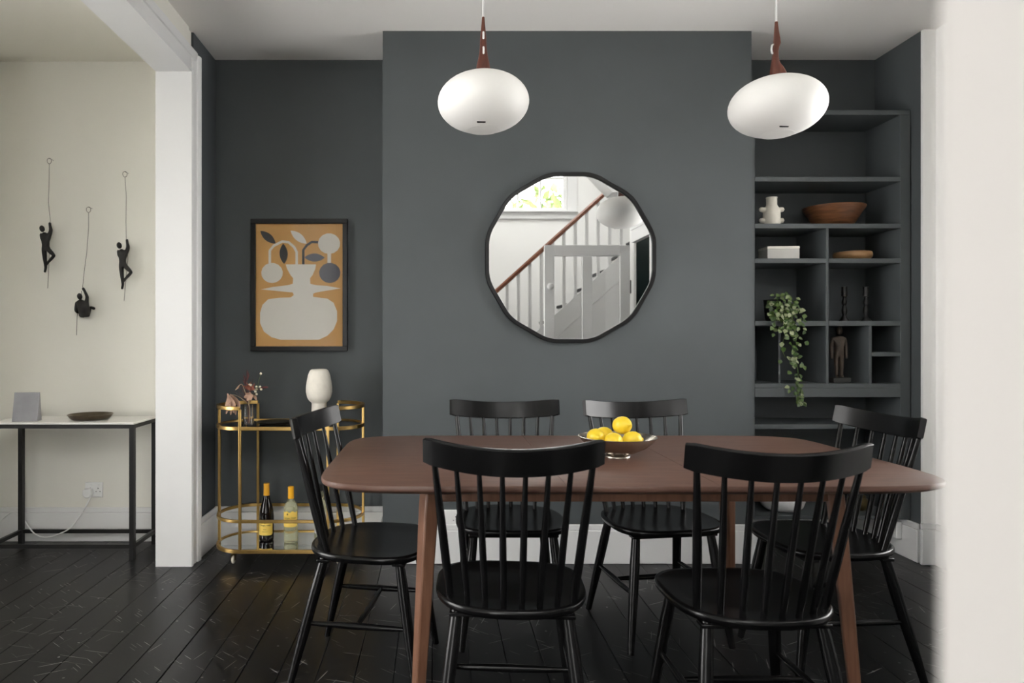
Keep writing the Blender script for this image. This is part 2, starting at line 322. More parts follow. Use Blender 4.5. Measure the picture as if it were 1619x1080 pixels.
def window(name, W, nx, nz, label, yoff=-.06):
    w_ = thing(name, label, None, ((W['x0']+W['x1'])/2, W['y'], W['z0'])); w_['kind'] = 'structure'
    x0, x1, z0, z1 = -(W['x1']-W['x0'])/2, (W['x1']-W['x0'])/2, 0, W['z1']-W['z0']; ya, yb = yoff-.02, yoff+.03
    t = .05
    B(x0, x1, ya, yb, z0, z0+t).box(x0, x1, ya, yb, z1-t, z1).box(x0, x0+t, ya, yb, z0+t, z1-t).box(x1-t, x1, ya, yb, z0+t, z1-t).build('window_frame', M_white, w_, bevel=.004)
    B(x0-.12, x1+.12, -.0, .022, z0-.10, z0-.001).box(x0-.13, x1+.13, 0, .05, z0-.015, z0+.0).build('window_sill', M_white, w_)
    B(x0-.12, x0, .0, .02, z0, z1).box(x1, x1+.12, 0, .02, z0, z1).box(x0-.12, x1+.12, 0, .02, z1, z1+.1).build('window_casing', M_white, w_)
    dx = (x1-x0-2*t)/nx; dz = (z1-z0-2*t)/nz
    for i in range(1, nx): B(x0+t+i*dx-.013, x0+t+i*dx+.013, ya, yb, z0+t, z1-t).build('glazing_bar', M_white, w_)
    for k in range(1, nz): B(x0+t, x1-t, ya+.004, yb-.004, z0+t+k*dz-.013, z0+t+k*dz+.013).build('glazing_bar', M_white, w_)
    for i in range(nx):
        for k in range(nz): B(x0+t+i*dx+.013, x0+t+(i+1)*dx-.013, yoff, yoff+.004, z0+t+k*dz+.013, z0+t+(k+1)*dz-.013).build('pane', M_pane, w_)
    return w_
window('window_1', WIN_HALL, 8, 4, 'white multi pane stair window')
wv = window('window_2', dict(x0=-(wl['a1']-wl['a0'])/2, x1=(wl['a1']-wl['a0'])/2, z0=wl['z0'], z1=wl['z1'], y=0), 3, 2, 'white sash window of the adjoining room'); wv.location = (wl['x'], (wl['a0']+wl['a1'])/2, wl['z0']); wv.rotation_euler = (0, 0, -PI/2)
window('added_window', WIN_ADDED, 2, 3, 'unseen white glazed doors added to light the dining ceiling')  # glazing of the opening added for daylight from behind the camera
wv = window('window_5', dict(x0=-(wr['a1']-wr['a0'])/2, x1=(wr['a1']-wr['a0'])/2, z0=wr['z0'], z1=wr['z1'], y=0), 2, 2, 'white sash window in the right wall'); wv.location = (wr['x'], (wr['a0']+wr['a1'])/2, wr['z0']); wv.rotation_euler = (0, 0, PI/2)
# staircase rising to the right, balustrade at Y=-.6
YS = -.60; RS = .902
def railz(x): return 1.64+RS*(x-.631)
st = thing('staircase', 'white painted staircase with a brown wooden handrail in the hall', 'staircase', (0, YS, 0))
def ps(x, dy, z): return (x, dy, z)
mb = MB(); x0, x1 = -.25, 2.35
mb.rings([[(x_, -.032, railz(x_)-.03), (x_, .032, railz(x_)-.03), (x_, .036, railz(x_)+.012), (x_, .018, railz(x_)+.035), (x_, -.018, railz(x_)+.035), (x_, -.036, railz(x_)+.012)] for x_ in (x0, x1)])
mb.build('handrail', M_handr, st)
MB().rings([[(x_, -.02, railz(x_)-1.10), (x_, .02, railz(x_)-1.10), (x_, .02, railz(x_)-.84), (x_, -.02, railz(x_)-.84)] for x_ in (-.0, x1)]).build('string', M_white, st, bevel=.003)
mb = MB(); mb.rings([[(x_, -.012, .0), (x_, .005, .0), (x_, .005, railz(x_)-1.11), (x_, -.012, railz(x_)-1.11)] for x_ in (.14, x1)]); mb.build('spandrel_panel', M_white, st)
B(-.29, -.20, -.045, .045, 0, 1.02).box(-.305, -.185, -.06, .06, 1.02, 1.06).build('newel_post', M_white, st, bevel=.006)
k = 0; x_ = -.1
while x_ < x1-.05:
    B(x_-.016, x_+.016, -.016, .016, max(0, railz(x_)-.86), railz(x_)-.02).build('baluster', M_white, st); x_ += .126
go = .215; ri = go*RS
for i in range(12):
    xs_ = .0+i*go; z_ = (i+1)*ri
    o = B(xs_-.02, xs_+go+.005, -.9, -.021, z_-.035, z_).build('tread', M_tread, st, bevel=.006)
    B(xs_, xs_+.018, -.9, -.021, z_-ri, z_-.035).build('riser', M_white, st)
# sloping white bulkhead above the stairs
mb = MB(); P0 = at(925, 281, 7.45); P1 = at(958, 313, 7.45); d = (P1.x-P0.x)
mb.prism([(P0.x-.9*d*3, P0.z+.9*d*3*1.06), (P1.x, P1.z), (4.59, P1.z), (4.59, 3.6), (P0.x-.9*d*3, 3.6)], -.48, -.2, 'y')
struct('wall_bulkhead', mb, M_white, 'white sloping bulkhead over the stairs')
# open glazed door seen in the mirror
dr = thing('door_1', 'white half glazed door standing open in the hall', None, (1.765, .72, 0)); dr['kind'] = 'structure'
dx0, dx1 = -.78, 0
rail = lambda z0, z1: B(dx0+.09, dx1-.09, -.02, .02, z0, z1)
B(dx0, dx0+.09, -.02, .02, .01, 2.0).build('door_stile', M_white, dr, bevel=.003); B(dx1-.09, dx1, -.02, .02, .01, 2.0).build('door_stile', M_white, dr, bevel=.003)
for a, b in ((1.90, 2.0), (.80, .98), (.01, .22)): rail(a, b).build('door_rail', M_white, dr, bevel=.003)
B(-.435, -.345, -.02, .02, .98, 1.90).box(-.435, -.345, -.02, .02, .22, .80).build('door_mullion', M_white, dr, bevel=.003)
for a, b in ((dx0+.09, -.435), (-.345, dx1-.09)):
    B(a, b, -.003, .003, .98, 1.90).build('pane', M_pane, dr); B(a, b, -.008, .008, .22, .80).build('panel', M_white, dr)
kn = MB().lathe([(.012, 0), (.012, .02), (.028, .035), (.03, .05), (.02, .062), (.004, .066)], 20).build('door_knob', M_plastic, dr, smooth=40)
kn.rotation_euler = (-PI/2, 0, 0); kn.location = (dx0+.045, .02, 1.62)
B(-.004, .012, -.012, .012, 1.56, 1.68).build('hinge', M_blackm, dr)
# garden beyond the stair window
for (hx, hz, hy, sc, lb) in ((-.3, 3.2, -4.6, 1.2, 'round green tree beyond the stair window'), (2.1, 3.0, -5.2, 1.1, 'pale green tree beside the wall end outside')):
    t = thing('garden_tree', lb, 'tree', (hx, hy, -.1)); mb = MB()
    mb.tube([(0, 0, 0), (.05, 0, 1.2), (0, .03, hz-.3)], [.09, .07, .03], 8).build('trunk', M_tread, t)
    mb = MB(); rnd = random.Random(3)
    for _ in range(700):
        v = Vector((rnd.gauss(0, 1), rnd.gauss(0, 1), rnd.gauss(0, 1))).normalized()*sc*rnd.random()**.4; c = v+Vector((0, 0, hz))
        q = Quaternion((rnd.gauss(0, 1), rnd.gauss(0, 1), rnd.gauss(0, 1), rnd.gauss(0, 1))).normalized(); s_ = .13
        mb.add([c+q@Vector(p)*s_ for p in ((-1, 0, 0), (0, -.5, .1), (1, 0, 0), (0, .5, .1))], [(0, 1, 2, 3)])
    o = mb.build('foliage', M_hedge, t); o['kind'] = 'stuff'
struct('ground', B(-12, 12, -14, -2.1, -.2, -.1), M_ground, 'pale paving outside')

# ================================================================== DINING TABLE
TX, TY, TZ = .5625, 2.33, .75
tb = thing('dining_table', 'long walnut extending dining table with splayed legs', 'table', (TX, TY, 0))
def outline(a, b, xa, xb, n=8.0, m=40):
    top = []; lo, hi = max(xa, -a), min(xb, a)
    for i in range(m+1):
        t = i/m
        if xa < -a+.05: x = lo+(hi-lo)*(1-math.cos(t*PI/2))**1.6
        elif xb > a-.05: x = hi-(hi-lo)*(1-math.cos((1-t)*PI/2))**1.6
        else: x = lo+(hi-lo)*t
        top.append((x, b*(max(0, 1-abs(x/a)**n))**(1/n)*(1+.0*x)))
    return [(x, -y) for x, y in top]+[(x, y) for x, y in reversed(top)]
def slab(xa, xb):
    A, Bd = .905, .485
    return MB().rings([[(x, y, z) for x, y in outline(A-i_, Bd-i_, xa, xb)] for i_, z in ((.020, TZ-.026), (.004, TZ-.018), (.0008, TZ-.015), (0, TZ-.012), (0, TZ-.006), (.002, TZ-.0018), (.006, TZ))])
SX = .2085
slab(-2, -SX-.0007).build('tabletop', M_table, tb, smooth=30); slab(-SX+.0007, SX-.0007).build('tabletop_leaf', M_table, tb, smooth=30); slab(SX+.0007, 2).build('tabletop', M_table, tb, smooth=30)
for (a, b, c, d) in ((-.575, .575, -.385, -.36), (-.575, .575, .36, .385), (-.57, -.545, -.36, .36), (.545, .57, -.36, .36)):
    B(a, b, c, d, .684, TZ-.026).build('apron', M_tleg, tb, bevel=.003)
for sx in (-1, 1):
    for sy in (-1, 1):
        ca, sa = math.cos(math.radians(22)), math.sin(math.radians(22))
        def ring(z, cx, cy, w, d):
            return [(cx+sx*(u*ca-v*sa), cy+sy*(u*sa+v*ca), z) for u, v in ((-w, -d), (w, -d), (w, d), (-w, d))]
        MB().rings([ring(0, sx*.622, sy*.425, .013, .017), ring(.66, sx*.585, sy*.372, .021, .028), ring(TZ-.026, sx*.580, sy*.366, .022, .029)]).build('leg', M_tleg, tb, bevel=.005)

# ================================================================== CHAIRS
def make_chair(label):
    t = thing('dining_chair', label, 'chair', group='black spindle back chairs around the dining table')
    def so(k, z, n=44):
        pts = []
        for j in range(n):
            a = 2*PI*j/n; c, s_ = math.cos(a), math.sin(a); e = 2/(2.5 if s_ < 0 else 3.3)
            x = .214*math.copysign(abs(c)**e, c); y = .205*math.copysign(abs(s_)**e, s_)
            x *= 1+.03*(y/.2)
            pts.append((x*k, y*k, z))
        return pts
    MB().rings([so(.86, .414), so(.96, .420), so(.99, .427), so(1, .434), so(.995, .441), so(.975, .445), so(.93, .4445), so(.8, .440), so(.5, .4385), so(.1, .4385)]).build('seat', M_chair, t, smooth=50)
    def rp(u):                              # rail centre line, u in -1..1
        x = .2295*u; return Vector((x, -.264+.068*u*u, .838+.020*u*u))
    lean = math.radians(12); up = Vector((0, -math.sin(lean), math.cos(lean)))
    R = []
    for i in range(25):
        u = -1+2*i/24; p = rp(u); tg = (rp(u+.02)-rp(u-.02)).normalized(); nn = tg.cross(up).normalized()
        e = 1-.10*max(0, (abs(u)-.94)/.06); hh, th = .036*e, .0095*e
        R.append([p+up*a*hh+nn*b*th for a, b in ((-1, -.5), (-.93, -1), (.93, -1), (1, -.5), (1, .5), (.93, 1), (-.93, 1), (-1, .5))])
    MB().rings(R).build('backrest_rail', M_chair, t, smooth=32)
    for i in range(8):
        u = -1+2*i/7; b0 = Vector((.166*u, -.176+.066*u*u, .436)); p1 = rp(u*.885)-up*.03
        k = 1.25 if i in (0, 7) else 1
        MB().tube([b0, b0.lerp(p1, .3), b0.lerp(p1, .6), p1], [.0080*k, .0098*k, .0092*k, .0066*k], 10).build('spindle', M_chair, t, smooth=60)
    L = {}
    for sx in (-1, 1):
        for sy in (-1, 1):
            a = Vector((sx*.148, sy*.128, .418)); f = Vector((sx*.198, .195 if sy > 0 else -.232, 0))
            MB().tube([a, a.lerp(f, .25), a.lerp(f, .55), f], [.0155, .0185, .0175, .0115], 14).build('leg', M_chair, t, smooth=60); L[sx, sy] = (a, f)
    def on(sx, sy, z): a, f = L[sx, sy]; return a.lerp(f, (a.z-z)/a.z)
    for sx in (-1, 1):
        p, q = on(sx, -1, .205), on(sx, 1, .205)
        MB().tube([p, p.lerp(q, .15), p.lerp(q, .5), p.lerp(q, .85), q], [.006, .009, .0115, .009, .006], 12).build('stretcher', M_chair, t, smooth=60); L[sx] = p.lerp(q, .5)
    p, q = L[-1], L[1]
    MB().tube([p, p.lerp(q, .15), p.lerp(q, .5), p.lerp(q, .85), q], [.006, .009, .0115, .009, .006], 12).build('stretcher', M_chair, t, smooth=60)
    for y in (-.128, .128): B(-.168, .168, y-.022, y+.022, .404, .4155).build('seat_batten', M_chair, t, bevel=.003)
    return t
R_ = math.radians
CHAIRS = [((.212, 1.965), -4, 'black spindle back chair turned away, tucked in before the leaf seam of the table'),
          ((.850, 1.90), 0, 'black spindle back chair turned away near the white wall end, rail glinting at one end'),
          ((.29, 2.70), 180, 'black spindle back chair against the chimney breast, above the wall socket'),
          ((.875, 2.70), 188, 'black spindle back chair behind the bowl of lemons, turned slightly'),
          ((-.225, 2.41), -99, 'black spindle back chair at the table end beside the gold bar cart'),
          ((1.374, 2.44), 92, 'black spindle back chair at the table end beside the built-in shelves')]
CH = make_chair(CHAIRS[0][2])
CH.location = (*CHAIRS[0][0], 0); CH.rotation_euler = (0, 0, R_(CHAIRS[0][1]))
for (p, a, lb) in CHAIRS[1:]: dup(CH, (*p, 0), R_(a), lb)

# ================================================================== BOWL OF LEMONS
bc = Vector((.612, 2.31, TZ))
bo = thing('fruit_bowl', 'hammered pewter bowl holding lemons on the dining table', 'bowl', bc)
MB().lathe([(.044, 0), (.044, .004), (.036, .009), (.030, .012), (.060, .016), (.095, .033), (.119, .054), (.128, .066), (.130, .069), (.128, .0695), (.125, .066), (.115, .055), (.092, .037), (.055, .021), (.001, .018)], 48).build('bowl_body', M_pewter, bo, smooth=60)
lem = None
def lemon_mesh():
    pr = [(.001, -.041), (.005, -.040), (.008, -.037), (.016, -.033), (.026, -.022), (.031, -.008), (.0315, .004), (.029, .016), (.021, .028), (.012, .034), (.007, .037), (.005, .041), (.001, .043)]
    return MB().lathe(pr, 28)
for (lx, ly, lz, rx, rz, lb) in ((.022, .020, .103, 80, 30, 'yellow lemon resting on top of the other lemons in the bowl'),
                               (-.072, .002, .064, 82, 5, 'yellow lemon lying against the bowl rim on the picture frame side'),
                               (-.032, .056, .062, 85, 95, 'yellow lemon half hidden behind the others in the bowl'),
                               (-.022, -.034, .055, 75, 10, 'yellow lemon low in the bowl in front of the top lemon'),
                               (.044, -.026, .058, 85, 100, 'yellow lemon low in the bowl under the top lemon')):
    o = lemon_mesh().build('lemon', M_lemon, smooth=60); o.location = bc+Vector((lx, ly, lz)); o.rotation_euler = (R_(rx), 0, R_(rz)); o.scale = (.97, .97, .92)
    tag(o, lb, 'lemon', 'lemons in the pewter bowl')

# ================================================================== PENDANT LAMPS
def lamp(px, py, rot, label, loops):
    Y = 2.45; c = at(px, py, Y); t = thing('pendant_lamp', label, 'lamp', (c.x, c.y, c.z), rot, 'white glass pendant lamps over the table')
    a, b = .1635, .103
    pr = [(.058, -b*.965)]
    for i in range(1, 22):
        th = -PI/2+.37+(PI-.37-.16)*i/21; pr.append((a*abs(math.cos(th))**.93, b*math.sin(th)))
    MB().lathe(pr, 56).build('lamp_shade', M_opal, t, smooth=60)
    MB().lathe([(.054, 0), (.058, .001), (.058, -.003), (.052, -.004), (.001, -.002)][::-1], 40, (0, 0, -b*.955+.0015)).build('diffuser_disc', M_opal, t, smooth=50)
    o = B(-.0150, .0150, -.002, .002, -.0052, .0052).build('latch', M_blackm, t); o.parent = t
    o.location = Matrix.Rotation(-rot, 3, 'Z') @ Vector((-.012, -.0735, -b*.885)); o.rotation_euler = (R_(-35), 0, -rot)
    # carved neck: (z, xmin, xmax, half depth)
    NK = [(.090, -.027, .031, .027), (.120, -.0260, .027, .0255), (.140, -.024, .016, .0225), (.155, -.0215, .0045, .018), (.175, -.019, .000, .0145), (.195, -.0175, -.0005, .0125), (.212, -.0165, .003, .012), (.228, -.0155, .0095, .0115), (.245, -.014, .0075, .010), (.270, -.0125, .003, .0075), (.305, -.0105, -.0005, .0045)]
    rg = []
    for z, x0, x1, d in NK:
        cx, rx = (x0+x1)/2+.004, (x1-x0)/2
        rg.append([(cx+rx*math.copysign(abs(math.cos(q))**.8, math.cos(q)), d*math.copysign(abs(math.sin(q))**.8, math.sin(q)), z) for q in [2*PI*j/20 for j in range(20)]])
    MB().rings(rg).build('lamp_neck', M_teak, t, smooth=50)
    MB().tube([(-.002, 0, .30), (-.002, 0, .45), (-.002, 0, H-c.z-.02)], .0034, 8).build('cord', M_plastic, t, smooth=60)
    for sg, zc, hl, xo in loops:
        MB().tube([(sg*(xo-.009), 0, zc+hl), (sg*xo, 0, zc+hl*.7), (sg*(xo+.002), 0, zc), (sg*xo, 0, zc-hl*.7), (sg*(xo-.009), 0, zc-hl)], .0034, 8).build('cord_loop', M_plastic, t, smooth=60)
    MB().lathe([(.045, 0), (.045, .012), (.03, .022), (.006, .024)][::-1], 28, (0, 0, H-c.z-.0245)).build('ceiling_rose', M_plastic, t, smooth=40)
    return t
lamp(764, 162, R_(90), 'white glass pendant lamp with a teak neck, cord stitched through its front', ((-1, .236, .015, .0125), (-1, .181, .015, .0165)))
lamp(1228, 169, R_(0), 'white glass pendant lamp with a notched teak neck, hanging by the shelving alcove', ((-1, .207, .019, .0165), (1, .222, .010, .0055)))

# ================================================================== ROUND MIRROR
mc = at(901, 408, YC); S = F/YC; Rm = 139.0/S
mi = thing('wall_mirror', 'large twelve sided wall mirror with rounded corners and thin black frame', 'mirror', (mc.x, YC, mc.z))
def dodec(R0, y):
    pts = []; n = 12; k = 10
    cr = R0*math.cos(PI/n)
    for i in range(n):
        a0 = 2*PI*i/n+PI/n; v = Vector((math.cos(a0), math.sin(a0)))*R0
        pv = Vector((math.cos(a0-2*PI/n), math.sin(a0-2*PI/n)))*R0; nv = Vector((math.cos(a0+2*PI/n), math.sin(a0+2*PI/n)))*R0
        p0, p2 = v.lerp(pv, .24), v.lerp(nv, .24)
        for j in range(k):
            t = j/(k-1); q = p0*(1-t)**2+v*2*t*(1-t)+p2*t*t; pts.append((q.x, y, q.y))
    return pts
w_ = 6.2/S
MB().rings([dodec(Rm, -.0005), dodec(Rm, -.024), dodec(Rm-.002, -.0265), dodec(Rm-w_+.001, -.0265), dodec(Rm-w_, -.025), dodec(Rm-w_, -.0005)], closed=True).build('mirror_frame', M_frame, mi, smooth=40)
MB().rings([dodec(Rm-w_-.0002, -.012), dodec(Rm-w_-.0002, -.016)]).build('mirror_glass', M_mirror, mi)

# ================================================================== FRAMED PRINT
pc = at(474, 451, YA); SA = F/YA
pr_ = thing('framed_print', 'orange cut-paper style vase print in a black frame above the bar cart', 'picture', (pc.x, YA, pc.z-104/SA))
W2, H2 = 76/SA, 208/SA; fw = 7.4/SA
B(-W2, W2, -.03, -.001, 0, fw).box(-W2, W2, -.03, -.001, H2-fw, H2).box(-W2, -W2+fw, -.03, -.001, fw, H2-fw).box(W2-fw, W2, -.03, -.001, fw, H2-fw).build('picture_frame', M_frame, pr_, bevel=.002)
M_po = mat('print_orange', (.72, .41, .13), .7, noise=.03); M_pw = mat('print_cream', (.86, .83, .76), .7); M_pk = mat('print_charcoal', (.028, .030, .036), .7); M_pg = mat('print_grey', (.14, .14, .17), .7)
sheet = B(-W2+fw*.9, W2-fw*.9, -.008, -.002, fw*.9, H2-fw*.9).build('print_sheet', M_po, pr_)
def pp(u, v): p = at(380+u/4.5, 330+v/4.5, YA); return (p.x-pc.x, p.z-(pc.z-104/SA))
lay = [0]
def shape(name, pts, m):
    lay[0] += 1; h = -.008-.00015*lay[0]
    MB().prism([pp(*p) for p in pts], -.0079, h, 'y').build(name, m, sheet)
def circ(cx, cy, rx, ry, n=15): return [(cx+rx*math.cos(2*PI*j/n+.3), cy+ry*math.sin(2*PI*j/n+.3)) for j in range(n)]
def leafp(x0, y0, x1, y1, w): 
    d = Vector((x1-x0, y1-y0)); nrm = Vector((-d.y, d.x)).normalized(); a = Vector((x0, y0))
    L_ = [a+d*t+nrm*w*math.sin(PI*t)**.8 for t in [i/10 for i in range(11)]]; L2 = [a+d*t-nrm*w*math.sin(PI*t)**.8 for t in [i/10 for i in range(9, 0, -1)]]
    return [tuple(p) for p in L_+L2]
def band(pts, w):
    P = [Vector(p) for p in pts]; l, r = [], []
    for i, p in enumerate(P):
        d = (P[min(i+1, len(P)-1)]-P[max(i-1, 0)]).normalized(); n_ = Vector((-d.y, d.x))*w/2; l.append(tuple(p+n_)); r.append(tuple(p-n_))
    return l+r[::-1]
vase_pts = [(325, 397), (540, 397), (535, 430), (515, 475), (498, 495), (500, 535), (540, 545), (620, 550), (716, 568), (640, 580), (545, 596), (520, 605), (520, 628), (560, 633), (620, 640), (665, 670), (690, 730), (690, 800), (665, 860), (620, 905), (560, 932), (500, 933), (290, 933), (225, 915), (170, 875), (143, 815), (143, 740), (160, 685), (200, 645), (280, 634), (360, 632), (382, 615), (375, 597), (300, 590), (150, 575), (230, 558), (340, 545), (375, 535), (378, 495), (360, 475), (335, 430)]
shape('vase_shape', vase_pts, M_pw)
shape('stem_shape', band([(212, 400), (212, 300), (240, 265), (300, 235), (345, 240), (385, 275), (403, 310), (403, 400)], 18), M_pw)
shape('stem_shape', band([(450, 397), (450, 295), (475, 262), (510, 238), (555, 240)], 17), M_pk)
shape('stem_shape', band([(634, 300), (634, 400)], 26), M_pw)
shape('flower_shape', circ(228, 458, 77, 72), M_pw); shape('flower_shape', circ(633, 250, 79, 74), M_pw); shape('flower_shape', circ(638, 458, 76, 72), M_pg)
shape('leaf_shape', leafp(145, 160, 254, 250, 27), M_pk); shape('leaf_shape', leafp(307, 250, 314, 394, 29), M_pk); shape('leaf_shape', leafp(360, 158, 474, 250, 27), M_pw); shape('leaf_shape', leafp(458, 348, 602, 350, 29), M_pg)
B(-W2+fw*.9, W2-fw*.9, -.0135, -.0115, fw*.9, H2-fw*.9).build('glazing', M_pane, pr_)

# ================================================================== BAR CART
yF, yB = 3.436, 3.800; yM = (yF+yB)/2; hd = (yB-yF)/2; cxL, cxR = -.991, -.547; rE = .166
ct = thing('bar_cart', 'gold two tier oval bar cart with smoked glass top and mirrored lower shelf', 'cart', ((cxL+cxR)/2, yM, 0)); cc = Vector(((cxL+cxR)/2, yM, 0)); hx = (cxR-cxL)/2
def stad(z, ins=0, n=16):
    pts = []
    for i in range(n+1): a = -PI/2+PI*i/n; pts.append((hx+(rE-ins)*math.cos(a), (hd-ins)*math.sin(a), z))
    for i in range(n+1): a = PI/2+PI*i/n; pts.append((-hx+(rE-ins)*math.cos(a), (hd-ins)*math.sin(a), z))
    return pts
def hoop(z, name, w=.014, h=.019): return MB().tube(stad(z, .007), 1, closed=True, sq=(w, h), up=(0, 0, 1)).build(name, M_gold, ct, bevel=.002)
hoop(.694, 'shelf_rim'); hoop(.226, 'gallery_rail', .012, .016); hoop(.074, 'shelf_rim')
MB().rings([stad(.688, .013), stad(.697, .013)]).build('glass_shelf', M_smoke, ct); MB().rings([stad(.069, .013), stad(.078, .013)]).build('mirrored_shelf', M_mirsh, ct)
for s_ in (-1, 1):
    n = 18; pts = [(s_*(hx-.0), -hd+.007, .796)]+[(s_*(hx+(rE-.007)*math.cos(-PI/2+PI*i/n)), (hd-.007)*math.sin(-PI/2+PI*i/n), .796) for i in range(1, n)]+[(s_*hx, hd-.007, .796)]
    MB().tube(pts, 1, sq=(.014, .019), up=(0, 0, 1)).build('guard_rail', M_gold, ct, bevel=.002)
    for sy in (-1, 1): MB().tube([(s_*hx, sy*(hd-.007), .066), (s_*hx, sy*(hd-.007), .79)], 1, sq=(.0135, .0135)).build('post', M_gold, ct, bevel=.002)
    MB().tube([(s_*(hx+rE-.007), 0, .066), (s_*(hx+rE-.007), 0, .79)], 1, sq=(.0135, .0135)).build('post', M_gold, ct, bevel=.002)
    for sy in (-1, 1):
        cs = thing('caster', None, None); cs.parent = ct; cs.location = (s_*(hx+.045), sy*(hd-.05), 0)
        MB().lathe([(.010, .046), (.012, .05), (.012, .066)], 14).build('caster_socket', M_brass, cs, smooth=50)
        B(-.011, -.007, -.012, .012, .018, .05).box(.007, .011, -.012, .012, .018, .05).box(-.011, .011, -.012, .012, .045, .05).build('caster_fork', M_brass, cs)
        o = MB().lathe([(.004, -.007), (.018, -.0065), (.0205, -.003), (.0205, .003), (.018, .0065), (.004, .007)], 20).build('caster_wheel', mat('clear_caster', (.7, .66, .55), .12, spec=.6), cs, smooth=50); o.rotation_euler = (0, PI/2, 0); o.location = (0, 0, .0205)
ZT, ZB = .697, .0782
# items on the cart
M_glass = mat('clear_glass', (.98, .98, .98), .02, trans=1, ior=1.3)
fv = at(393, 660, 3.515); fvx, fvy = fv.x, fv.y
o = MB().lathe([(.001, 0), (.024, 0), (.027, .004), (.0275, .03), (.027, .1), (.0265, .112), (.0245, .112), (.0245, .03), (.022, .012), (.001, .012)], 28).build('glass_vase', M_glass, smooth=50)
o.location = (fvx, fvy, ZT+.0003); tag(o, 'small clear glass vase of dried flowers on the cart top', 'vase')
M_ddark = mat('dried_dark_red', (.075, .020, .020), .8); M_dpink = mat('dried_pink_petal', (.36, .225, .16), .8, noise=.2, nscale=40); M_dstraw = mat('dried_straw', (.34, .25, .16), .8); M_dberry = mat('dried_cream_berry', (.55, .50, .38), .7); M_drust = mat('dried_rust', (.20, .06, .035), .8)
def fp(u, v, dy=0): p = at(340+u/9, 570+v/9, fvy+dy); return Vector(p)
base = Vector((fvx, fvy, ZT+.03))
def stem(name, label, path, r, mstem, head=None):
    t = thing(name, label, 'dried flower', (fvx, fvy, ZT+.014), group='dried stems in the glass vase'); o_ = Vector((fvx, fvy, ZT+.014))
    pts = [Vector((random.uniform(-.007, .007), random.uniform(-.007, .007), .002)), Vector((random.uniform(-.008, .008), random.uniform(-.008, .008), .09))]+[p-o_ for p in path]
    cr = []                                                          # smooth path
    for i in range(len(pts)-1):
        p0, p1, p2, p3 = pts[max(i-1, 0)], pts[i], pts[i+1], pts[min(i+2, len(pts)-1)]
        for k in range(5):
            q = k/5; cr.append(.5*((2*p1)+(p2-p0)*q+(2*p0-5*p1+4*p2-p3)*q*q+(3*p1-p0-3*p2+p3)*q**3))
    cr.append(pts[-1]); MB().tube(cr, r, 6).build('stem', mstem, t, smooth=60)
    if head: head(t, o_)
    return t
def petals(m, items):
    def f(t, o_):
        for (p, d, l, w_) in items:
            d = Vector(d).normalized(); s = d.cross(Vector((.3, 1, .1))).normalized(); nn = s.cross(d); p = p-o_
            rg = []
            for i in range(7):
                q = i/6; c = p+d*l*q+nn*l*.18*math.sin(PI*q); ww = w_*(math.sin(PI*min(.97, max(.06, q)))**.7)
                rg.append([c+s*ww, c+nn*ww*.35, c-s*ww, c-nn*.0015])
            MB().rings(rg).build('petal', m, t, smooth=70)
    return f
stem('drooping_flower', 'pink dried flower head drooping over the gold guard rail', [fp(400, 560), fp(300, 500, -.01), fp(230, 490, -.02), fp(200, 520, -.03)], .0016, M_dstraw,
     petals(M_dpink, [(fp(190, 480, -.03), (-.25, 0, -1), .080, .012), (fp(200, 500, -.035), (.3, -.1, -1), .092, .013), (fp(215, 480, -.03), (.62, 0, -1), .098, .012), (fp(180, 470, -.03), (-.02, -.2, -1), .104, .013), (fp(200, 600, -.03), (.12, 0, -1), .064, .010), (fp(240, 640, -.03), (.4, 0, -1), .052, .009)]))
stem('bent_grass', 'pale dried grass bent over beside the drooping flower', [fp(420, 430), fp(380, 340), fp(330, 370, -.01), fp(290, 420, -.01)], .0016, M_dstraw, petals(M_dpink, [(fp(350, 350, -.01), (-.8, 0, -.9), .032, .005)]))
stem('upright_plume', 'dark red dried plume standing tallest in the vase', [fp(460, 400), fp(450, 280), fp(455, 140)], .0018, M_ddark, petals(M_ddark, [(fp(450, 300), (.1, 0, 1), .055, .005), (fp(430, 320), (-.25, 0, 1), .045, .004), (fp(440, 400), (-.4, 0, 1), .05, .004)]))
stem('red_seed_head', 'dark red dried seed head at the middle of the bouquet', [fp(490, 480), fp(500, 390)], .0018, M_drust, petals(M_drust, [(fp(500, 420), (math.cos(a), -.3, .8*math.sin(a)+.35), .030, .007) for a in (0, .6, 1.2, 1.8, 2.4, 3.0)]+[(fp(500, 410), (math.cos(a), -.2, math.sin(a)), .042, .004) for a in (.9, 1.5, 2.1, 2.7)]))
stem('pink_bloom', 'round pale pink dried bloom low in the bouquet', [fp(480, 560, -.01), fp(490, 490, -.02)], .0016, M_dstraw, petals(M_dpink, [(fp(485, 510, -.02), (math.cos(a), -.5, math.sin(a)), .026, .010) for a in (0.2, 1.2, 2.2, 3.3, 4.4, 5.4)]+[(fp(530, 490, -.02), (.8, -.2, -.9), .036, .009)]))
def berries(t, o_):
    for (u, v) in ((590, 375), (595, 410), (560, 415), (655, 410), (640, 375), (575, 445), (590, 480), (490, 345), (510, 350), (652, 187)):
        c = fp(u, v, random.uniform(-.01, .01))-o_; MB().ell(c, .0062, .0062, .0062, 12, 8).build('berry', M_dberry, t, smooth=60)
stem('berry_sprig', 'cream dried berries on a thin sprig', [fp(560, 480), fp(600, 400), fp(620, 300), fp(652, 190)], .0011, M_stem, berries)
stem('dark_leaf_stem', 'nearly black dried leaf pointing towards the white vase', [fp(560, 470), fp(640, 400), fp(700, 380)], .0014, M_ddark, petals(M_ddark, [(fp(650, 390), (1, 0, .1), .040, .006)]))
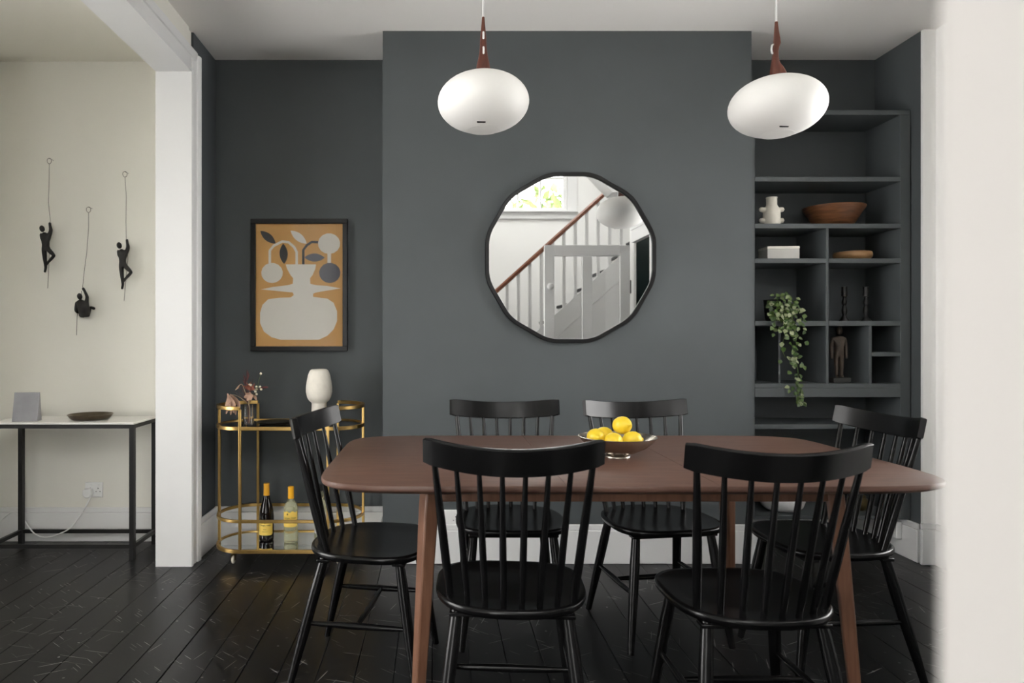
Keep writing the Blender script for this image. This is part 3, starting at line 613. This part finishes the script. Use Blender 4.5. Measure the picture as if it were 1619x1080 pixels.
def splayt(t, o_):
    for (u, v) in ((320, 420), (270, 440), (380, 420), (540, 260), (400, 220), (330, 290)):
        MB().tube([fp(470, 600)-o_, fp((470+u)/2+8, (600+v)/2)-o_, fp(u, v)-o_], [.0016, .0013, .0007], 5).build('twig', M_ddark, t)
stem('twig_bunch', 'bunch of thin dark red twigs fanning out of the vase', [fp(480, 500), fp(520, 330)], .0014, M_ddark, splayt)

dp = at(434, 667, 3.60)
o = MB().lathe([(.001, 0), (.055, 0), (.075, .006), (.092, .012), (.094, .015), (.090, .0145), (.072, .009), (.05, .005), (.001, .005)][:], 40).build('bronze_dish', M_bronze, smooth=50)
o.location = (dp.x, 3.60, ZT+.0005); tag(o, 'shallow dark bronze dish on the cart top', 'dish')
vp = at(504.5, 640, 3.66)
v_ = thing('sculptural_vase', 'tall cream ceramic egg shaped vase with a carved line face on the cart', 'vase', (vp.x, 3.66, ZT+.0005))
MB().lathe([(.001, 0), (.041, 0), (.043, .004), (.041, .05), (.039, .104), (.042, .110), (.054, .120), (.064, .138), (.0695, .165), (.0695, .19), (.066, .22), (.059, .255), (.050, .278), (.040, .287), (.030, .288), (.028, .284), (.027, .26), (.001, .255)], 44).build('vase_body', M_ceram, v_, smooth=60)
mb = MB()
for x_ in (-.018, .003): mb.tube([(x_, -math.sqrt(max(0, .069**2-x_**2))+.0028-.00*z, .0+z) for z in (.165, .18, .195, .21)], .0016, 6)
mb.tube([(-.018, -.0645, .165), (-.0075, -.0663, .160), (.003, -.0665, .165)], .0016, 6).build('face_line', mat('carved_shadow_clay', (.60, .56, .49), .8), v_)
# bottles
def bend_text(txt, size, R, m, parent, z, a0=0):
    cu = bpy.data.curves.new('lettering', 'FONT'); cu.body = txt; cu.size = size; cu.align_x = 'CENTER'; cu.align_y = 'CENTER'; cu.extrude = .0002
    to = bpy.data.objects.new('lettering', cu); COL.objects.link(to); bpy.context.view_layer.update()
    me = bpy.data.meshes.new_from_object(to.evaluated_get(bpy.context.evaluated_depsgraph_get())); bpy.data.objects.remove(to)
    for v in me.vertices:
        a = v.co.x/R+a0; rr = R+v.co.z; v.co = (rr*math.sin(a), -rr*math.cos(a), z+v.co.y)
    me.materials.clear(); me.materials.append(m); o = bpy.data.objects.new('lettering', me); COL.objects.link(o); o.parent = parent; return o
M_cap = mat('orange_capsule', (.72, .36, .03), .4); M_lab = mat('yellow_label', (.85, .60, .12), .6, noise=.05, nscale=30); M_ink = mat('label_ink', (.05, .035, .02), .6)
def patch(R, z0, z1, ang, name, m, parent, wav=0):
    n = 24; out, inn = [], []
    mb = MB(); vs = []
    for i in range(n+1):
        a = -ang+2*ang*i/n; e = abs(2*i/n-1); zt = z1+wav*(math.cos(6*PI*i/n)-1)-(z1-z0)*.10*max(0, (e-.8)/.2)**2; zb = z0+(z1-z0)*.12*max(0, (e-.75)/.25)**2
        for rr, z in ((R, zb), (R, zt), (R+.0006, zt), (R+.0006, zb)): vs.append((rr*math.sin(a), -rr*math.cos(a), z))
    mb.rings([vs[4*i:4*i+4] for i in range(n+1)]); return mb.build(name, m, parent, smooth=60)
def bottle(px, Y, label, glass, shape, capm, rot=0, cap=(.235, .302)):
    p = at(px, 850, Y); t = thing('wine_bottle', label, 'bottle', (p.x, Y, ZB+.0004), rot)
    MB().lathe(shape, 36).build('bottle_glass', glass, t, smooth=60)
    MB().lathe([(.0152, cap[0]), (.0156, cap[0]+.002), (.0150, cap[1]-.012), (.0155, cap[1]-.010), (.0150, cap[1]), (.001, cap[1]+.0005)], 24).build('capsule', capm, t, smooth=50)
    return t
burg = [(.001, .003), (.03, .0), (.0375, .004), (.0385, .02), (.0385, .125), (.036, .155), (.028, .19), (.020, .215), (.0152, .24), (.0145, .29), (.001, .292)]
bord = [(.001, .003), (.032, .0), (.0365, .004), (.0368, .02), (.0368, .170), (.0355, .187), (.029, .204), (.019, .215), (.0150, .226), (.0145, .285), (.001, .287)]
M_gr = mat('dark_red_wine_glass', (.006, .004, .004), .06); M_gw = mat('pale_wine_glass', (.86, .87, .62), .03, trans=.85, ior=1.3)
b1 = bottle(421.5, 3.625, 'dark red wine bottle with a yellow label on the cart shelf', M_gr, burg, M_cap)
lb = patch(.0387, .035, .112, 1.15, 'bottle_label', M_lab, b1, .004); bend_text('Campo Viejo', .0125, .0394, M_ink, b1, .088); bend_text('RIOJA', .006, .0394, M_ink, b1, .066); bend_text('TEMPRANILLO', .0045, .0394, M_ink, b1, .054)
MB().ell((0, -.0394, .103), .004, .001, .005, 10, 6).build('emblem', M_ink, b1)
b2 = bottle(460, 3.60, 'clear white wine bottle with a yellow label on the cart shelf', M_gw, bord, mat('yellow_capsule', (.85, .42, .02), .4), cap=(.228, .290))
patch(.0370, .085, .168, 1.25, 'bottle_label', M_lab, b2, .004); bend_text('Campo Viejo', .0135, .0377, M_ink, b2, .132); bend_text('RIOJA', .006, .0377, M_ink, b2, .108)
MB().ell((-.010, -.036, .152), .004, .0012, .005, 10, 6).build('emblem', M_ink, b2)
b3 = bottle(508, 3.63, 'clear spirit bottle with a dark cap behind the chair spindles', M_gw, bord, mat('black_cap', (.01, .01, .01), .3), cap=(.262, .300)); b3['category'] = 'bottle'
b3.name = 'spirit_bottle'; patch(.0370, .04, .150, 1.2, 'bottle_label', mat('grey_label', (.45, .44, .42), .6), b3)

# ================================================================== CONSOLE TABLE
X0, X1, y0, y1, zt = -2.333, -1.564, 3.528, 3.83, .714
cn = thing('console_table', 'slim black metal console table with a white marble top', 'table', ((X0+X1)/2, (y0+y1)/2, 0)); hw_, hdp = (X1-X0)/2, (y1-y0)/2; q = .0125
B(-hw_, hw_, -hdp, hdp, zt-.010, zt).build('marble_top', M_marble, cn, bevel=.0015)
for sx in (-1, 1):
    for sy in (-1, 1): B(sx*(hw_-q)-q, sx*(hw_-q)+q, sy*(hdp-q)-q, sy*(hdp-q)+q, 0, zt-.0105).build('leg', M_blackm, cn, bevel=.001)
    for z in (zt-.031, .062): B(sx*(hw_-q)-.009, sx*(hw_-q)+.009, -hdp+2*q, hdp-2*q, z, z+.020).build('side_rail', M_blackm, cn)
for sy in (-1, 1):
    for z in (zt-.031, .062): B(-hw_+2*q, hw_-2*q, sy*(hdp-q)-.009, sy*(hdp-q)+.009, z, z+.020).build('long_rail', M_blackm, cn)
tp = at(143, 652, 3.68)
o = MB().lathe([(.001, 0), (.085, 0), (.100, .010), (.112, .026), (.1135, .028), (.1105, .028), (.098, .013), (.084, .0055), (.001, .005)], 48).build('bronze_tray', M_bronze, smooth=50); o.location = (tp.x, 3.68, zt+.0005); tag(o, 'round dark bronze tray with a raised rim on the marble console', 'tray')
sp_ = at(45.5, 656, 3.62); sb = thing('metal_photo_block', 'brushed silver wedge shaped photo block on the marble console', 'photo holder', (sp_.x, 3.62, zt+.0006), R_(8))
MB().prism([(-.045, 0), (.010, 0), (-.008, .150), (-.016, .150)], -.064, .060, 'x').build('block', M_silver, sb, bevel=.0015)
B(-.060, .056, -.0335, -.0315, .012, .013).build('engraved_line', M_iron, sb)

# ================================================================== CLIMBING FIGURES
YW = YR-.045
def skin(name, m, parent, verts, edges, radii, root=0, off=(0, 0, 0)):
    me = bpy.data.meshes.new(name); me.from_pydata([tuple(Vector(v)-Vector(off)) for v in verts], edges, []); me.update()
    o = bpy.data.objects.new(name, me); COL.objects.link(o); me.materials.append(m)
    if parent: o.parent = parent
    o.modifiers.new('skin', 'SKIN'); bm = bmesh.new(); bm.from_mesh(me); ly = bm.verts.layers.skin.verify(); bm.verts.ensure_lookup_table()
    for i, v in enumerate(bm.verts): r = radii[i]; v[ly].radius = (r, r) if not isinstance(r, tuple) else r; v[ly].use_root = (i == root)
    bm.to_mesh(me); bm.free(); s = o.modifiers.new('sub', 'SUBSURF'); s.levels = 2; s.render_levels = 2
    o.modifiers['skin'].use_smooth_shade = True; return o
def climber(pts, edges, rad, wire, tail, label, head, dpx=(0, 0)):
    def w3(u, v, dy=0): return at(50+u/5.145+dpx[0], 330+v/5.145+dpx[1], YW+dy)
    k = w3(*wire[0]); t = thing('climber_figure', label, 'wall sculpture', (k.x, YR, k.z), group='climbing figures on the cream wall'); o_ = Vector((k.x, YR, k.z))
    skin('figure_body', M_iron, t, [w3(*p) for p in pts], edges, rad, 0, o_)
    h = w3(*head); mb = MB(); mb.ell((0, 0, 0), .0135, .0150, .0185, 16, 12); ho = mb.build('head', M_iron, t, smooth=60); ho.location = h-o_; ho.rotation_euler = (.15, R_(-8), 0)
    W = [w3(*p)-o_ for p in wire]; MB().tube(W, .0013, 6).build('wire', M_wire, t, smooth=60)
    MB().tube([w3(*p)-o_ for p in tail], .0013, 6).build('wire', M_wire, t, smooth=60)
    c = W[0]+Vector((0, 0, .0175)); MB().tube([c+Vector((.0125*math.sin(a), 0, -.0175*math.cos(a)*(1 if math.cos(a) > 0 else .8))) for a in [.0+2*PI*i/16 for i in range(16)]], .0014, 6, closed=True).build('wire_loop', M_wire, t, smooth=60)
    MB().tube([c+Vector((.0, .0445, .012)), c+Vector((.0, -.001, .0125))], [.0010, .0013], 8).build('nail', M_wire, t)
    return t
# standing climber: 0 pelvis 1 waist 2 chest 3 neck | arm up 4-7 | other arm 8-10 | straight leg 11-14 | bent leg 15-17 (18 toe)
PT = [(110, 318), (112, 285), (112, 232, -.004), (97, 192), (148, 212), (157, 172, -.012), (150, 140, -.004), (147, 110, 0), (78, 212), (84, 250, .016), (120, 268, .024), (100, 330), (107, 408, -.012), (115, 478, 0), (106, 520, -.010), (132, 330), (184, 382, -.020), (130, 440, 0), (118, 462, -.006)]
ED = [(0, 1), (1, 2), (2, 3), (2, 4), (4, 5), (5, 6), (6, 7), (2, 8), (8, 9), (9, 10), (0, 11), (11, 12), (12, 13), (13, 14), (0, 15), (15, 16), (16, 17), (17, 18)]
RD = [.019, .0155, .022, .008, .012, .0105, .008, .0075, .0115, .009, .007, .0145, .011, .0075, .0060, .0145, .0105, .0070, .0055]
def uv(px, py): return ((px-50)*5.145, (py-330)*5.145)
climber(PT, ED, RD, [uv(78, 259), uv(77.5, 290), uv(76.5, 320), uv(79.5, 348), uv(78.5, 356)], [uv(78.5, 353), uv(78, 400), uv(75.5, 456)], 'dark metal climber gripping a wire, furthest from the white jamb', (85, 163, -.006))
d3 = (122.0, 26.5)
def uv3(px, py): return uv(px-d3[0], py-d3[1])
climber(PT, ED, RD, [uv3(197.5, 280), uv3(199.5, 310), uv3(199, 350), uv3(199.5, 378)], [uv3(200, 380), uv3(202, 410), uv3(196, 476)], 'dark metal climber gripping a wire, beside the white jamb', (85, 163, -.006), d3)
# abseiling figure, curled up
PA = [(430, 860, -.004), (428, 820, -.012), (412, 775, -.010), (394, 742, -.006), (448, 762, -.006), (452, 715, -.012), (432, 672, -.006), (415, 642, 0), (368, 770, -.006), (360, 832, -.010), (384, 848, .010), (455, 862, .010), (478, 800, .030), (515, 815, .020), (404, 866, .010), (420, 830, .035)]
EA = [(0, 1), (1, 2), (2, 3), (2, 4), (4, 5), (5, 6), (6, 7), (2, 8), (8, 9), (9, 10), (0, 11), (11, 12), (12, 13), (0, 14), (14, 15)]
RA = [.029, .0300, .0260, .0085, .0125, .0095, .0075, .0085, .0125, .0100, .007, .015, .0095, .0095, .015, .009]
climber(PA, EA, RA, [uv(140, 336), uv(140, 360), uv(137, 400), uv(133, 430), uv(130.5, 455)], [uv(129, 460), uv(127, 480), uv(122, 500), uv(121, 530)], 'dark metal climber curled up abseiling on a wire above the console', (391, 714, -.008))

# ================================================================== SOCKETS, PLUG, CABLE
def socket(name, c, w_, label, face):
    t = thing(name, label, 'socket', c); 
    B(-w_/2, w_/2, -.009, -.0003, -.043, .043).build('face_plate', M_plastic, t, bevel=.003)
    for cx in face:
        for (a, b, u, v) in ((cx-.002, cx+.002, .004, .012), (cx-.014, cx-.0085, -.012, -.008), (cx+.0085, cx+.014, -.012, -.008)): B(a, b, -.0094, -.0085, u, v).build('pin_slot', M_blackm, t)
        B(cx-.006 if len(face) > 1 else cx-.03, cx+.006 if len(face) > 1 else cx-.018, -.0125, -.009, .018, .033).build('rocker_switch', M_plastic, t, bevel=.001)
    return t
c1 = at(146, 774, YR-.002); s1 = socket('wall_socket', (c1.x+.012, YR, c1.z), .1, 'white wall socket behind the console table', [-.02, .024])
c2 = at(714, 819, YC); socket('wall_socket', (c2.x-.015, YC, c2.z), .146, 'white double wall socket low on the chimney breast', [-.036, .036])
pg = thing('power_plug', 'white power plug with a trailing cable under the console', 'plug', (c1.x-.012, YR-.0096, c1.z-.014))
MB().prism([(-.024, .012), (-.018, .024), (.018, .024), (.024, .012), (.024, -.012), (.010, -.026), (-.010, -.026), (-.024, -.012)], 0, -.034, 'y').build('plug_body', M_plastic, pg, bevel=.004)
o_ = Vector(pg.location)
cp = [at(*a) for a in ((143, 785, 3.846), (138, 796, 3.840), (126, 815, 3.825), (112, 834, 3.805), (92, 845, 3.796), (70, 850, 3.795), (56, 845, 3.797), (46, 834, 3.815), (39, 824, 3.842), (28, 813, 3.848), (19, 810, 3.846), (8, 817, 3.842), (-6, 830, 3.835), (-26, 845, 3.80), (-50, 852, 3.72))]
sm = []
for i in range(len(cp)-1):
    p0, p1, p2, p3 = cp[max(i-1, 0)], cp[i], cp[i+1], cp[min(i+2, len(cp)-1)]
    for k in range(4): t_ = k/4; sm.append(.5*((2*p1)+(p2-p0)*t_+(2*p0-5*p1+4*p2-p3)*t_*t_+(3*p1-p0-3*p2+p3)*t_**3))
MB().tube([p-o_ for p in sm], .0037, 8).build('cable', M_plastic, pg, smooth=60)
bx_ = at(1421, 832, 3.66); o = B(-.030, -.0003, -.055, .055, -.045, .045).build('junction_box', M_plastic, bevel=.003); o.location = (XR-.0205, 3.66, .135); tag(o, 'small white junction box on the skirting by the shelves', 'junction box')

# ================================================================== BUILT-IN SHELVES
YF = 3.563; uL, uR = 1.622, 2.4745; iL, iR = 1.662, 2.422; SS = F/YF
def zpx(y): return EYE+(VY-y)/SS
def xpx(x): return (x-VX)/SS
su = thing('shelf_unit', 'built-in slate grey alcove shelving with small compartments', 'shelves', ((uL+uR)/2, YF, 0)); ux = (uL+uR)/2
def sbx(name, x0, x1, z0, z1, ya=0.0, yb=YA-YF-.004, bev=.0015): return B(x0-ux, x1-ux, ya, yb, z0, z1).build(name, M_darkj, su, bevel=bev)
TH = .025; ztop = zpx(174)
sbx('side_panel', uL, iL, .205, ztop-TH); sbx('side_panel', iR, uR, .205, ztop-TH); sbx('top_board', uL, uR, ztop-TH, ztop)
zA, zB2, zC, zD, zs_, zE, zF_, zG = zpx(279.5), zpx(353.5), zpx(408.5), zpx(507.5), zpx(557), zpx(606.5), zpx(671), .224
xm, xr_, xl_ = xpx(1308), xpx(1376), xpx(1240)
def shelf(z, x0=iL, x1=iR, th=TH, name='shelf', ya=0): sbx(name, x0, x1, z-th, z, ya)
shelf(zA); shelf(zB2)
shelf(zC, iL, xm-.0075); shelf(zC, xm+.0075, iR); shelf(zD, iL, xm-.0075); shelf(zD, xm+.0075, iR); shelf(zs_, xr_+.0075, iR, .022)
shelf(zE, th=.022); sbx('shelf_fascia', iL, iR, zpx(628), zE-.0222, -.002, .02); shelf(zF_); shelf(zG, th=.02)
sbx('divider', xm-.0075, xm+.0075, zE, zB2-TH); sbx('divider', xr_-.0075, xr_+.0075, zE, zD-TH); sbx('divider', xl_-.006, xl_+.006, zE, zD-TH, .05)
# things on the shelves
def onshelf(px, z, Y): return (at(px, 0, Y).x, Y, z+.0005)
kv = thing('knobbed_vase', 'small cream ceramic vase with knobbly side handles on the shelf', 'vase', onshelf(1220, zB2, 3.64))
MB().lathe([(.001, 0), (.036, 0), (.042, .008), (.0435, .035), (.043, .07), (.038, .092), (.029, .105), (.0265, .113), (.027, .145), (.0295, .150), (.027, .152), (.022, .148), (.021, .11), (.001, .10)], 32).build('vase_body', M_ceram, kv, smooth=60)
for s_ in (-1, 1):
    for z in (.026, .084): MB().tube([(s_*.036, 0, z), (s_*.050, 0, z+.002), (s_*.060, 0, z+.003), (s_*.066, 0, z+.003)], [.0145, .0135, .012, .005], 14).build('knob', M_ceram, kv, smooth=70)
o = MB().lathe([(.001, 0), (.080, 0), (.090, .008), (.105, .028), (.130, .070), (.152, .104), (.154, .112), (.150, .113), (.135, .088), (.105, .045), (.07, .02), (.001, .016)], 48).build('wooden_bowl', M_bowl, smooth=50); o.location = onshelf(1318, zB2, 3.715); o.rotation_euler = (0, 0, .4); tag(o, 'large brown turned wooden bowl on the upper shelf', 'bowl')
bx = thing('storage_box', 'pale whitewashed wooden box with a cream lid on the shelf', 'box', onshelf(1231, zC, 3.66), R_(-4))
B(-.082, .082, -.06, .06, 0, .054).build('box_body', mat('whitewashed_wood', (.50, .49, .46), .6, noise=.15, nscale=6), bx, bevel=.0015); B(-.083, .083, -.061, .061, .0545, .068).build('box_lid', mat('cream_lid', (.80, .77, .70), .5), bx, bevel=.002)
o = MB().lathe([(.001, 0), (.060, 0), (.080, .006), (.092, .020), (.094, .036), (.090, .047), (.086, .048), (.084, .040), (.08, .022), (.06, .012), (.001, .010)], 40).build('wooden_dish', M_dish, smooth=50); o.location = onshelf(1348, zC, 3.70); tag(o, 'small light brown turned wooden dish on the shelf', 'dish')
cst = None
for px, lb in ((1335, 'black turned candlestick standing nearer the upright divider'), (1369, 'black turned candlestick standing nearer the open end of the shelf')):
    o = MB().lathe([(.001, 0), (.026, 0), (.026, .006), (.016, .016), (.009, .030), (.008, .036), (.013, .046), (.014, .060), (.010, .078), (.007, .086), (.012, .094), (.013, .106), (.008, .120), (.007, .130), (.015, .136), (.0145, .186), (.011, .187), (.010, .175), (.001, .174)], 24).build('candlestick', M_cstick, smooth=45)
    o.location = onshelf(px, zD, 3.68); tag(o, lb, 'candlestick', 'black candlesticks')
# carved standing figure on a block
fg = thing('carved_figure', 'dark carved wooden standing figure on a block base in a shelf compartment', 'figurine', onshelf(1326.5, zE, 3.65))
B(-.046, .046, -.03, .03, 0, .026).build('base_block', mat('dark_block', (.045, .045, .042), .6), fg, bevel=.002)
P_ = [(0, 0, .158), (0, 0, .185), (0, 0, .225), (0, 0, .248), (-.034, 0, .232), (-.040, .002, .190), (-.041, -.004, .125), (.030, 0, .232), (.037, .002, .190), (.037, -.004, .125), (-.016, 0, .145), (-.014, 0, .085), (-.012, 0, .035), (-.012, -.014, .030), (.014, 0, .145), (.014, 0, .085), (.014, 0, .035), (.014, -.014, .030)]
E_ = [(0, 1), (1, 2), (2, 3), (2, 4), (4, 5), (5, 6), (2, 7), (7, 8), (8, 9), (0, 10), (10, 11), (11, 12), (12, 13), (0, 14), (14, 15), (15, 16), (16, 17)]
Q_ = [.022, .0205, .0235, .0095, .0115, .0095, .0075, .0115, .0095, .0075, .0135, .0105, .0075, .0065, .0135, .0105, .0075, .0065]
o = skin('figure_body', M_carve, fg, P_, E_, Q_, 0); MB().ell((0, -.002, .278), .0155, .0175, .0225, 18, 12).build('head', M_carve, fg, smooth=60)
for s_ in (-1, 1): MB().ell((s_*.006, -.0178, .281), .003, .002, .0022, 8, 6).build('eye', M_iron, fg)
MB().rings([[(-.003, -.018, .270), (.003, -.018, .270), (.0, -.023, .270)], [(-.001, -.0185, .282), (.001, -.0185, .282), (0, -.0195, .282)]]).build('nose', M_carve, fg)
B(-.006, .006, -.0185, -.0165, .262, .2645).build('mouth', M_iron, fg)
o = MB().lathe([(.001, 0), (.062, 0), (.085, .006), (.104, .024), (.114, .052), (.116, .080), (.110, .112), (.094, .140), (.066, .158), (.058, .162), (.054, .158), (.054, .12), (.001, .11)], 44).build('white_pot', M_plastic, smooth=50); o.location = onshelf(1236, zG, 3.69); tag(o, 'rounded white ceramic pot on the lowest shelf behind the chair', 'pot')
bj = thing('brass_jar', 'aged brass lidded jar on the lowest shelf', 'jar', onshelf(1356, zG, 3.69))
MB().lathe([(.001, 0), (.035, 0), (.046, .012), (.052, .035), (.048, .058), (.038, .070), (.036, .072), (.001, .072)], 32).build('jar_body', M_brass, bj, smooth=50); MB().lathe([(.040, .0725), (.040, .077), (.030, .084), (.010, .090), (.007, .096), (.010, .103), (.001, .107)], 28).build('jar_lid', M_brass, bj, smooth=50)
# trailing plant
pz = zD; pl = thing('trailing_plant', 'variegated trailing plant in a black pot spilling over the shelf edge', 'plant', onshelf(1226, pz, 3.66)); po = Vector(pl.location)
MB().lathe([(.001, 0), (.045, 0), (.052, .02), (.058, .105), (.060, .115), (.055, .115), (.052, .09), (.001, .085)], 32).build('plant_pot', M_potb, pl, smooth=50)
rnd = random.Random(11); lf = MB()
def leaf(mb, p, d, nn, l, w_):
    d = d.normalized(); s = d.cross(nn).normalized(); nn = s.cross(d).normalized()
    mb.add([p, p+d*l*.35+s*w_+nn*.0025, p+d*l*.72+s*w_*.72+nn*.002, p+d*l-nn*.002, p+d*l*.72-s*w_*.72+nn*.002, p+d*l*.35-s*w_+nn*.0025, p+d*l*.4-nn*.001, p+d*l*.72-nn*.001],
           [(0, 1, 6), (1, 2, 7, 6), (2, 3, 7), (7, 3, 4), (6, 7, 4, 5), (0, 6, 5)])
def rv(): return Vector((rnd.gauss(0, 1), rnd.gauss(0, 1), rnd.gauss(0, 1))).normalized()
def drop(u, v, Y, k=1):
    p = at(1195+u/5.4, 450+v/5.4, Y)-po
    d = Vector((rnd.gauss(0, .8), rnd.gauss(0, .3)-.25, -.7+rnd.gauss(0, .5))); leaf(lf, p, d, Vector((rnd.gauss(0, .5), -1, .6+rnd.gauss(0, .4))), rnd.uniform(.020, .030)*k, rnd.uniform(.008, .0125)*k)
for _ in range(150):                                                  # crown over the pot
    a = rnd.uniform(0, 2*PI); r = rnd.random()**.6; u = 235+135*r*math.cos(a); v = 185+120*r*math.sin(a)*1.0
    drop(u, v, 3.60+.05*rnd.uniform(-1.2, 1)-.02*r)
for _ in range(70): drop(rnd.gauss(270, 60), rnd.uniform(200, 400), 3.545+rnd.uniform(-.02, .01))
trail = [(300, 300), (320, 400), (335, 500), (320, 560), (350, 640), (355, 740), (365, 830), (345, 900), (370, 960), (375, 1020)]
for i in range(len(trail)-1):
    for _ in range(9): q = rnd.random(); u = trail[i][0]*(1-q)+trail[i+1][0]*q; v = trail[i][1]*(1-q)+trail[i+1][1]*q; drop(u+rnd.gauss(0, 26 if v < 700 else 20), v, 3.535+rnd.uniform(-.02, .012))
for (u, v) in ((150, 380), (155, 415), (225, 490), (230, 530), (215, 640), (270, 610), (415, 490), (410, 690), (420, 250), (400, 370), (400, 1020), (290, 870), (135, 330), (300, 740)): drop(u, v, 3.54, 1.1)
lo = lf.build('foliage', M_leaf, pl, smooth=60); lo['kind'] = 'stuff'
vn = [[(300, 200), (320, 330), (325, 420), (350, 520), (345, 640), (360, 740), (365, 860), (360, 940), (375, 1010)], [(250, 230), (260, 400), (235, 480), (225, 560), (250, 620)], [(180, 230), (160, 330), (152, 400)]]
for path in vn:
    pts = [at(1226, 490, 3.63)-po]+[at(1195+u/5.4, 450+v/5.4, 3.538+rnd.uniform(-.006, .006))-po for u, v in path]
    MB().tube(pts, .0016, 6).build('vine', M_stem, pl, smooth=60)
